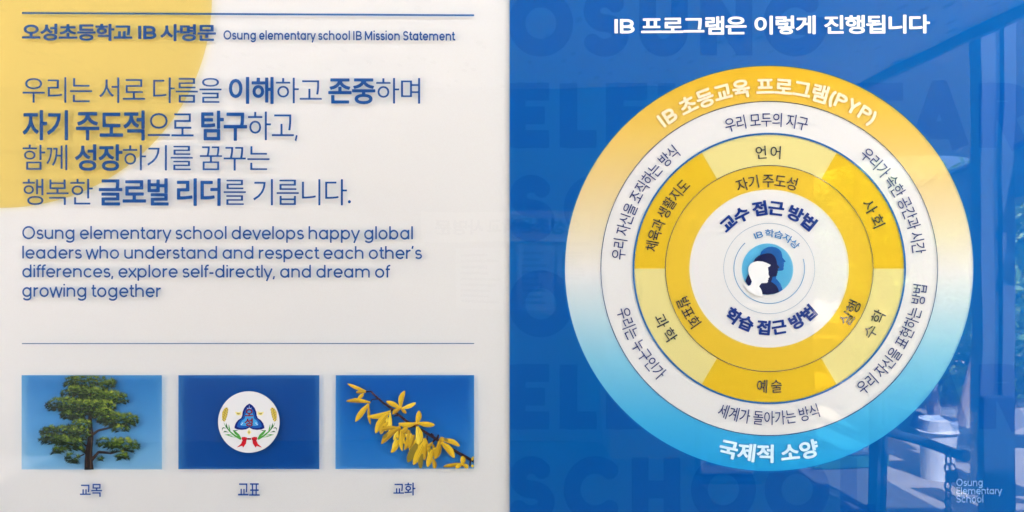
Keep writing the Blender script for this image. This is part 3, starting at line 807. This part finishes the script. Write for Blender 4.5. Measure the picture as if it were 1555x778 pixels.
polys('cap_profile', [inside_disc([(268, 338), (284, 312), (308, 292), (340, 279), (372, 274), (404, 276), (424, 290), (438, 312), (446, 338), (448, 358), (466, 378), (464, 385), (452, 390), (456, 400), (451, 408), (453, 416), (448, 428), (446, 443), (430, 450), (414, 452), (408, 476), (402, 488), (420, 500), (442, 518), (456, 542), (464, 568), (430, 582), (377, 588), (335, 590), (300, 560), (256, 486), (246, 512), (232, 520), (214, 508), (208, 486), (220, 452), (234, 420), (250, 380)])], e_n, emb, 4 * ML)
polys('child_profile', [[q4(x, y) for x, y in [(229, 402), (232, 378), (246, 354), (270, 340), (300, 333), (336, 336), (368, 346), (400, 362), (394, 372), (378, 380), (383, 412), (382, 432), (391, 452), (388, 458), (380, 462), (384, 470), (378, 476), (379, 490), (370, 498), (346, 499), (330, 500), (318, 514), (312, 526), (324, 542), (333, 562), (338, 592), (336, 600), (280, 592), (230, 560), (196, 512), (206, 500), (216, 512), (232, 522), (248, 514), (258, 490), (248, 466), (236, 438)]]], e_w, emb, 5 * ML)
signature = paint('signature_paint', (108, 156, 206))
for txt, bxx in (('Osung', (1452, 727, 1492, 741.5)), ('Elementary', (1452, 739.5, 1521.5, 754)), ('School', (1452, 751.5, 1493, 763.5))):
    straight('signature_line', [(txt, 0.02)], bxx, signature, br, 3 * ML, space=.2)

# ================================================================ WHAT THE GLOSS MIRRORS: the yard behind the camera
#REFLECT
def V3(px, py, d):
    """real place of a thing whose mirror image shows at px, py when it stands d metres in front of the boards"""
    k = (D + d) / D
    return Vector(((px - 777.5) * S * k, -d, EYE + (389 - py) * S * k))
steel = pmat('painted_steel', (0.075, 0.095, 0.13), 0.35, noise=0.08, nscale=3)
steel_d = pmat('dark_steel', (0.035, 0.05, 0.075), 0.4, noise=0.1, nscale=3)
render_w = pmat('old_plaster', (0.24, 0.25, 0.27), 0.9, noise=0.12, nscale=1.6, bump=0.004)
roof_m = pmat('canopy_metal', (0.40, 0.42, 0.45), 0.5, noise=0.1, nscale=2)
paper = pmat('white_paper', (0.75, 0.75, 0.73), 0.7, noise=0.03)
letter_b = pmat('navy_letter', (0.02, 0.03, 0.10), 0.5); letter_w = pmat('white_letter', (0.8, 0.8, 0.8), 0.5)

def wall_text(name, runs, x0, x1, z0, z1, y, m, parent, flip=False, step=None):
    """lettering on a vertical face that looks towards the boards (+Y)"""
    gl = layout(runs, track=-0.03, step=step)
    al = np.concatenate([V + (x, 0) for V, F, x, a in gl]); lo, hi = al.min(0), al.max(0)
    vs, fs = [], []
    for V, F, x, a in gl:
        b = len(vs)
        for p in V:
            u = (p[0] + x - lo[0]) / (hi[0] - lo[0]); v = (p[1] - lo[1]) / (hi[1] - lo[1])
            if not flip: u = 1 - u
            vs.append((x0 + (x1 - x0) * u, y, z0 + (z1 - z0) * v))
        fs += [[i + b for i in f] for f in F]
    return obj(name, vs, fs, m, parent)

# far wall of the porch on the left, with its boards
DW = 4.4
xe = V3(1236, 0, DW).x
bm = bmesh.new(); bx(bm, -5.2, xe, -DW - 0.25, -DW, 0, 2.95, 0.01)
o = from_bm('porch_wall', bm, render_w, loc=(-3, -DW - 0.12, 0)); tag(o, 'long pale porch wall across the yard, mirrored faintly in the blue board', 'wall')
ceil_m, nt, out = newmat('flecked_ceiling_board'); p_ = nt.nodes.new('ShaderNodeBsdfPrincipled'); nt.links.new(p_.outputs[0], out.inputs[0]); p_.inputs['Roughness'].default_value = .9
g_ = nt.nodes.new('ShaderNodeNewGeometry'); mp_ = nt.nodes.new('ShaderNodeMapping'); mp_.inputs['Scale'].default_value = (9, 3.2, 9); n_ = nt.nodes.new('ShaderNodeTexVoronoi'); n_.inputs['Scale'].default_value = 1.0
cr_ = nt.nodes.new('ShaderNodeValToRGB'); cr_.color_ramp.elements[0].position = .16; cr_.color_ramp.elements[0].color = (.05, .05, .06, 1); cr_.color_ramp.elements[1].position = .22; cr_.color_ramp.elements[1].color = (.66, .66, .68, 1)
nt.links.new(g_.outputs['Position'], mp_.inputs[0]); nt.links.new(mp_.outputs[0], n_.inputs['Vector']); nt.links.new(n_.outputs['Distance'], cr_.inputs[0]); nt.links.new(cr_.outputs[0], p_.inputs['Base Color'])
cp = thing('porch_canopy', (-3, -4, 2.85), 'wide flat metal canopy over the porch wall across the yard', 'canopy')
bm = bmesh.new(); bx(bm, -5.2, 2.75, -DW - 0.5, -1.66, 2.86, 3.0, 0.01); from_bm('roof_slab', bm, ceil_m, cp)
bm = bmesh.new(); bx(bm, -5.2, 2.80, -1.655, -1.61, 2.80, 3.04, 0.008); bx(bm, 2.755, 2.80, -DW - 0.5, -1.66, 2.80, 3.04, 0.008); from_bm('fascia', bm, steel, cp)
nb = thing('name_sign', V3(790, 345, DW), 'long pale sign with dark lettering on the porch wall', 'sign')
a, b = V3(640, 322, DW), V3(898, 366, DW)
bm = bmesh.new(); bx(bm, a.x, b.x, -DW + .004, -DW + .03, b.z, a.z, .004); from_bm('sign_panel', bm, paper, nb)
a, b = V3(660, 332, DW), V3(884, 355, DW)
wall_text('sign_letters', [('오성초등학교 사명문', 0.03)], a.x, b.x, b.z, a.z, -DW + .032, letter_b, nb, step=1 / 28)
for k, (x0_, y0_, x1_, y1_) in enumerate(((786, 372, 842, 470), (846, 372, 900, 430), (690, 375, 770, 470))):
    a, b = V3(x0_, y0_, DW), V3(x1_, y1_, DW)
    t = thing('notice_sheet', ((a.x + b.x) / 2, -DW, b.z), ('tall notice sheet under the middle of the name sign', 'short notice sheet under the right end of the name sign', 'wide notice sheet under the left end of the name sign')[k], 'notice', 'notices on the porch wall')
    bm = bmesh.new(); bx(bm, a.x, b.x, -DW + .003, -DW + .012, b.z, a.z, .001); from_bm('sheet', bm, pmat('notice_paper', (0.6, 0.62, 0.66), .7), t)
    vs, fs = [], []
    for j in range(9):
        z_ = a.z - .05 - j * (a.z - b.z - .08) / 9; x2 = a.x + .04; x3 = b.x - .04 - rnd.random() * (b.x - a.x) * .3
        n0 = len(vs); vs += [(x2, -DW + .014, z_), (x3, -DW + .014, z_), (x3, -DW + .014, z_ - .02), (x2, -DW + .014, z_ - .02)]; fs.append([n0, n0 + 1, n0 + 2, n0 + 3])
    obj('printed_lines', vs, fs, letter_b, t)
# low cupboard with things on it, under the notices
cb = thing('cupboard', V3(985, 720, DW - .3), 'long low cupboard along the porch wall', 'cupboard')
a, b = V3(925, 700, 3.9), V3(1040, 752, 3.9)
cw = pmat('cupboard_wood', (0.22, 0.20, 0.19), .6, noise=.2)
bm = bmesh.new(); bx(bm, a.x, b.x, -4.38, -3.9, 0, .62, .01); from_bm('carcass', bm, cw, cb)
bm = bmesh.new(); bx(bm, a.x - .03, b.x + .03, -4.39, -3.86, .622, .66, .006); from_bm('top', bm, roof_m, cb)
for k in range(3):
    x_ = a.x + .12 + k * .2
    t = thing('storage_box', (x_, -4.1, .662), ('low grey box at the left end of the cupboard', 'taller white box in the middle of the cupboard', 'flat dark box at the right end of the cupboard')[k], 'box', 'boxes on the cupboard')
    bm = bmesh.new(); h_ = (.16, .26, .1)[k]; bx(bm, x_ - .085, x_ + .085, -4.22, -3.98, .662, .662 + h_, .006); from_bm('body', bm, (roof_m, paper, cw)[k], t)
    bm = bmesh.new(); bx(bm, x_ - .09, x_ + .09, -4.225, -3.975, .662 + h_ + .001, .662 + h_ + .02, .004); from_bm('lid', bm, (paper, roof_m, steel)[k], t)
# poster stand
ps = thing('poster_stand', V3(1110, 700, 3.4) * 1.0, 'white information poster on a leaning stand', 'poster stand'); ps.location.z = 0
a, b = V3(1064, 640, 3.3), V3(1146, 752, 3.3)
bm = bmesh.new(); bx(bm, a.x, b.x, -3.33, -3.30, max(.05, b.z), a.z, .004); from_bm('poster', bm, paper, ps)
bm = bmesh.new(); bx(bm, a.x - .03, b.x + .03, -3.36, -3.335, max(.02, b.z - .1), a.z + .02, .004); bx(bm, a.x - .03, b.x + .03, -3.6, -3.2, 0.001, .03, .004); from_bm('stand_frame', bm, steel_d, ps)
for j in range(3):
    for i in range(3):
        x2 = a.x + .04 + i * (b.x - a.x - .06) / 3; z2 = a.z - .2 - j * .17
        obj('printed_figure', [(x2, -3.297, z2), (x2 + .07, -3.297, z2), (x2 + .07, -3.297, z2 - .09), (x2, -3.297, z2 - .09)], [[0, 1, 2, 3]], letter_b, ps)
# green board with white letters, low on the right
gb = thing('green_board', V3(1290, 735, 3.6), 'low green board with white school lettering', 'sign'); gb.location.z = 0
a, b = V3(1235, 690, 3.6), V3(1352, 757, 3.6)
bm = bmesh.new(); bx(bm, a.x, b.x, -3.64, -3.60, max(.01, b.z), a.z, .004); from_bm('board_face', bm, pmat('board_green', (0.02, 0.13, 0.10), .5, noise=.2), gb)
a2, b2 = V3(1252, 730, 3.6), V3(1346, 742, 3.6)
wall_text('board_letters', [('오성 초등 학교', 0.01)], a2.x, b2.x, b2.z, a2.z, -3.597, letter_w, gb, step=1 / 24)
bm = bmesh.new(); bx(bm, a.x - .03, b.x + .03, -3.65, -3.59, a.z + .002, a.z + .03, .004); from_bm('board_rail', bm, steel, gb)

# steel frame on the right: posts and a beam
def post(px, d, w, m, lab, h=3.4):
    p = V3(px, 389, d); t = thing('steel_post', (p.x, p.y, 0), lab, 'post', 'steel posts of the porch frame')
    bm = bmesh.new(); bx(bm, p.x - w / 2, p.x - w * .12, p.y - .06, p.y + .06, .012, h, .006); bx(bm, p.x + w * .12, p.x + w / 2, p.y - .06, p.y + .06, .012, h, .006); from_bm('flange', bm, m, t)
    bm = bmesh.new(); bx(bm, p.x - w * .118, p.x + w * .118, p.y - .05, p.y + .02, .012, h - .02); from_bm('web', bm, steel_d, t)
    bm = bmesh.new(); bx(bm, p.x - w, p.x + w, p.y - .12, p.y + .12, .001, .011, .003); from_bm('base_plate', bm, steel_d, t)
post(1508, 3.1, .21, steel, 'wide pale steel post of twin flanges at the yard side of the porch')
post(1334, 2.6, .06, steel_d, 'short slim dark steel post beside the green board', .72)
bmt = thing('steel_beam', V3(1450, 280, 3.4), 'dark steel beam crossing the porch frame', 'beam')
bm = bmesh.new(); p0, p1 = V3(1372, 318, 5.2), V3(1640, 235, 2.55); dvec = p1 - p0
rot = dvec.to_track_quat('X', 'Z').to_matrix().to_4x4()
c = (p0 + p1) / 2; L_ = dvec.length
bx(bm, c.x - L_ / 2, c.x + L_ / 2, c.y - .05, c.y + .05, c.z - .15, c.z + .15, .008, rot=rot); from_bm('web', bm, steel_d, bmt)
bm = bmesh.new(); o_ = rot @ Vector((0, 0, .155)); 
for sgn in (1, -1): bx(bm, c.x + o_.x * sgn - L_ / 2, c.x + o_.x * sgn + L_ / 2, c.y + o_.y * sgn - .09, c.y + o_.y * sgn + .09, c.z + o_.z * sgn - .012, c.z + o_.z * sgn + .012, .003, rot=rot)
from_bm('flange', bm, steel, bmt)
p = V3(1514, 690, 2.5); dl = thing('door_leaf', (p.x, p.y, 0), 'narrow dark door stile beside the chained barrier bar', 'door')
bm = bmesh.new(); a, b = V3(1492, 0, 2.5), V3(1538, 0, 2.5); bx(bm, a.x, b.x, -2.54, -2.47, .01, V3(0, 600, 2.5).z, .008); from_bm('stile', bm, steel_d, dl)
bm = bmesh.new(); a, b = V3(1538, 660, 2.5), V3(1640, 680, 2.5); bx(bm, a.x, b.x, -2.53, -2.48, b.z, a.z, .006); from_bm('rail', bm, steel_d, dl)
# barrier bar with chain and padlock
bb = thing('barrier_bar', V3(1440, 690, 2.1), 'dark steel barrier bar with a round rubber end', 'barrier')
bm = bmesh.new(); tube(bm, [V3(1330, 648, 2.5), V3(1400, 670, 2.3), V3(1455, 692, 2.15), V3(1464, 694, 2.12)], .026, 12); from_bm('bar', bm, steel_d, bb)
bm = bmesh.new(); tube(bm, [V3(1464, 694, 2.12), V3(1470, 695, 2.1)], .032, 12); from_bm('rubber_end', bm, steel_d, bb)
chm = pmat('chain_steel', (0.12, 0.14, 0.17), .3, metal=.8)
chn = thing('chain', V3(1440, 690, 2.15), 'heavy steel chain hanging from the barrier bar', 'chain')
for k in range(8):
    cc = V3(1440 + (k % 2), 688 + k * 13, 2.15); bm = bmesh.new(); pts = []
    for j in range(17):
        a_ = 2 * math.pi * j / 16
        u = .014 * math.cos(a_); v = .026 * math.sin(a_)
        pts.append(cc + (Vector((u, 0, v)) if k % 2 == 0 else Vector((u * .35, u, v))))
    tube(bm, pts, .0055, 8, cap=False); from_bm('chain_link', bm, chm, chn)
pk = thing('padlock', V3(1447, 722, 2.1), 'small dark padlock on the hanging chain', 'padlock')
cc = V3(1447, 724, 2.1); bm = bmesh.new(); bx(bm, cc.x - .026, cc.x + .026, cc.y - .012, cc.y + .012, cc.z - .035, cc.z + .025, .006); from_bm('lock_body', bm, steel_d, pk)
bm = bmesh.new(); tube(bm, [cc + Vector((.016 * math.cos(a_), 0, .027 + .03 * math.sin(a_))) for a_ in [math.pi * j / 10 for j in range(11)]], .0045, 8); from_bm('shackle', bm, chm, pk)
# white planter and the banner seen from behind
pt = thing('planter', V3(1440, 750, 3.3), 'tall white tapering planter standing on the sunny paving', 'planter'); pt.location.z = 0
pm_ = pmat('planter_white', (0.72, 0.72, 0.70), .45, noise=.04)
a, b = V3(1412, 660, 3.2), V3(1476, 750, 3.2); cx_ = (a.x + b.x) / 2; hw = (b.x - a.x) / 2
bm = bmesh.new(); tube(bm, [(cx_, -3.35, .001), (cx_, -3.35, .15), (cx_, -3.35, .42), (cx_, -3.35, a.z)], [hw * .72, hw * .78, hw * .9, hw * 1.02], 28); from_bm('pot', bm, pm_, pt)
bm = bmesh.new(); tube(bm, [(cx_, -3.35, a.z + .001), (cx_, -3.35, a.z + .006)], hw * .93, 28); from_bm('soil', bm, pmat('planter_soil', (.05, .04, .03), .95, noise=.3), pt)
bn = thing('cloth_banner', V3(1430, 660, 4.0), 'slanting grey blue cloth banner seen from behind with letters showing through', 'banner')
bcl = pmat('banner_cloth', (0.10, 0.14, 0.18), .8, noise=.1)
q = [V3(1330, 606, 4.0), V3(1494, 655, 3.6), V3(1494, 700, 3.6), V3(1340, 646, 4.0)]
th = Vector((0, -.012, 0))
vs = [tuple(v) for v in q] + [tuple(v + th) for v in q]
obj('cloth', vs, [[0, 1, 2, 3], [7, 6, 5, 4], [0, 4, 5, 1], [1, 5, 6, 2], [2, 6, 7, 3], [3, 7, 4, 0]], bcl, bn)
gl = layout([('우리는 오성IB교육', 0.01)], track=-.02, step=1 / 28); al = np.concatenate([V + (x, 0) for V, F, x, a in gl]); lo, hi = al.min(0), al.max(0)
vs, fs = [], []
for V, F, x, a_ in gl:
    n0 = len(vs)
    for p in V:
        u = .04 + .9 * (p[0] + x - lo[0]) / (hi[0] - lo[0]); v = .2 + .6 * (p[1] - lo[1]) / (hi[1] - lo[1])
        w_p = q[3].lerp(q[2], u).lerp(q[0].lerp(q[1], u), v) + Vector((0, .006, 0)); vs.append(tuple(w_p))
    fs += [[i + n0 for i in f] for f in F]
obj('banner_letters', vs, fs, pmat('banner_letter', (0.02, 0.03, 0.05), .7), bn)

# trees, hedge and a pale building in the sun
def leafmat(n, c):
    m, nt, out = newmat(n); p = nt.nodes.new('ShaderNodeBsdfPrincipled'); p.inputs['Base Color'].default_value = (*c, 1); p.inputs['Roughness'].default_value = .45
    tl = nt.nodes.new('ShaderNodeBsdfTranslucent'); tl.inputs[0].default_value = (c[0] * 1.6, c[1] * 1.8, c[2], 1)
    mx = nt.nodes.new('ShaderNodeMixShader'); mx.inputs[0].default_value = .3
    nt.links.new(p.outputs[0], mx.inputs[1]); nt.links.new(tl.outputs[0], mx.inputs[2]); nt.links.new(mx.outputs[0], out.inputs[0]); return m
LF = [leafmat('leaf_dark', (.05, .12, .025)), leafmat('leaf_green', (.11, .25, .04)), leafmat('leaf_light', (.24, .38, .08))]
barkm = pmat('bark', (.30, .22, .17), .9, noise=.3, nscale=14, bump=.01)
def leaves(blobs, n, size):
    vs, fs, fm = [], [], []
    for (c, r) in blobs:
        for _ in range(n):
            d_ = Vector((rnd.gauss(0, 1), rnd.gauss(0, 1), rnd.gauss(0, 1))).normalized() * r * (.45 + .6 * rnd.random())
            d_.z *= .8; p = c + d_
            if p.z < .05: continue
            a_ = Vector((rnd.gauss(0, 1), rnd.gauss(0, 1), rnd.gauss(0, .6))).normalized(); b_ = a_.cross(Vector((rnd.gauss(0, 1), rnd.gauss(0, 1), rnd.gauss(0, 1)))).normalized()
            l = size * rnd.uniform(.6, 1.3); n0 = len(vs)
            vs += [tuple(p - a_ * l), tuple(p + b_ * l * .42), tuple(p + a_ * l), tuple(p - b_ * l * .42)]; fs.append([n0, n0 + 1, n0 + 2, n0 + 3]); fm.append(rnd.choice((0, 1, 1, 2)))
    return vs, fs, fm
def tree(loc, h, r, stems, label, size=.08, n=330, low=.45):
    x, y = loc; t = thing('broadleaf_tree', (x, y, 0), label, 'tree', 'trees across the yard')
    bm = bmesh.new(); tops = []
    for k in range(stems):
        a_ = 2 * math.pi * k / stems + .4; sp = .12 * (stems > 1)
        tp = Vector((x + math.cos(a_) * r * .45, y + math.sin(a_) * r * .45, h * .75)); tops.append(tp)
        tube(bm, [(x + math.cos(a_) * sp, y + math.sin(a_) * sp, -.02), (x + math.cos(a_) * sp * 2, y + math.sin(a_) * sp * 2, h * .3), tuple(tp)], [.055 * h / 2.4, .042 * h / 2.4, .014], 8)
    from_bm('trunk', bm, barkm, t)
    bl_ = []
    for k in range(13):
        a_ = rnd.uniform(0, 6.28); rr = r * math.sqrt(rnd.random()); z_ = h * rnd.uniform(low, .95)
        bl_.append((Vector((x + rr * math.cos(a_), y + rr * math.sin(a_), z_)), r * rnd.uniform(.3, .5)))
    vs, fs, fm = leaves(bl_, n, size); obj('crown', vs, fs, LF, t, fm)
p = V3(1432, 640, 4.9); tree((p.x, -4.9), 2.05, .8, 3, 'small tree of three pale stems nearest the banner', .042, 900)
p = V3(1530, 0, 6.5); tree((p.x, -6.5), 2.2, 1.1, 1, 'round broadleaf tree behind the wide steel post', .05, 900, .3)
p = V3(1330, 0, 9); tree((p.x, -9), 2.5, 1.3, 1, 'bushy tree standing before the pale building', .06, 800, .3)
p = V3(1450, 0, 11); tree((p.x, -11), 2.75, 1.7, 1, 'wide low broadleaf tree farther across the yard', .07, 800, .3)
p = V3(1590, 0, 10); tree((p.x, -10), 2.6, 1.5, 1, 'broad tree at the right end of the yard', .065, 800, .3)
mc = thing('fabric_canopy', (V3(1460, 0, 6).x, -6, 0), 'pale sloping fabric canopy with a curved lower edge above the trees', 'canopy')
fab, nt, out = newmat('canopy_fabric'); d1 = nt.nodes.new('ShaderNodeBsdfDiffuse'); d1.inputs[0].default_value = (.42, .40, .44, 1)
t1 = nt.nodes.new('ShaderNodeBsdfTranslucent'); t1.inputs[0].default_value = (.20, .19, .22, 1); m1 = nt.nodes.new('ShaderNodeMixShader'); m1.inputs[0].default_value = .4
nt.links.new(d1.outputs[0], m1.inputs[1]); nt.links.new(t1.outputs[0], m1.inputs[2]); nt.links.new(m1.outputs[0], out.inputs[0])
vs, fs = [], []; nu, nv = 24, 6
for side in (0, .03):
    for j in range(nv + 1):
        for i in range(nu + 1):
            u, v = i / nu, j / nv
            lo_ = V3(1225 + 440 * u, 268 - 34 * math.sin(math.pi * min(1, u * 1.15)), 7.5); hi_ = V3(1225 + 440 * u, -40, 4.9)
            w_p = lo_.lerp(hi_, v); vs.append((w_p.x, w_p.y, w_p.z + .12 * math.sin(math.pi * v) + side))
N1 = (nu + 1) * (nv + 1)
for j in range(nv):
    for i in range(nu):
        q0 = j * (nu + 1) + i; f_ = [q0, q0 + 1, q0 + nu + 2, q0 + nu + 1]; fs.append(f_[::-1]); fs.append([k + N1 for k in f_])
for i in range(nu):
    fs.append([i, i + 1, i + 1 + N1, i + N1]); k = nv * (nu + 1) + i; fs.append([k + 1, k, k + N1, k + 1 + N1])
for j in range(nv):
    for e_ in (0, nu): k = j * (nu + 1) + e_; fs.append([k, k + nu + 1, k + nu + 1 + N1, k + N1])
obj('fabric', vs, fs, fab, mc, smooth=False)
for u in (.04, .96):
    lo_ = V3(1285 + 380 * u, 262, 7.4); bm = bmesh.new(); tube(bm, [(lo_.x, lo_.y, .002), (lo_.x, lo_.y, lo_.z)], .035, 12); from_bm('mast', bm, steel, mc)
hd = thing('hedge', (V3(1450, 0, 6.2).x, -6.2, 0), 'chest high clipped hedge along the far side of the yard', 'hedge')
vs, fs, fm = leaves([(Vector((V3(1345, 0, 6.2).x + i * .3, -6.2 + rnd.uniform(-.2, .2), z_)), .42) for i in range(14) for z_ in (.35, .95)], 420, .05); obj('hedge_leaves', vs, fs, LF, hd, fm)
pbld = thing('pale_building', V3(1290, 0, 15), 'pale single storey school block beyond the trees', 'building'); pbld.location.z = 0
x0_, x1_ = V3(1150, 0, 15).x, V3(1330, 0, 15).x
bm = bmesh.new(); bx(bm, x0_, x1_, -21, -15, 0, 3.4, .02); from_bm('wall', bm, pmat('pale_render', (.36, .34, .31), .9, noise=.08), pbld)
gls = pmat('dark_glass', (.03, .04, .05), .08)
for r_ in range(1):
    for k in range(4):
        xa = x0_ + .35 + k * (x1_ - x0_ - .3) / 4; za = .9 + r_ * 2.6
        bm = bmesh.new(); bx(bm, xa, xa + .75, -15.01, -14.96, za, za + 1.3, .01); wo = from_bm('window', bm, steel, pbld)
        bm = bmesh.new(); bx(bm, xa + .05, xa + .70, -14.955, -14.945, za + .05, za + 1.25); from_bm('pane', bm, gls, wo)
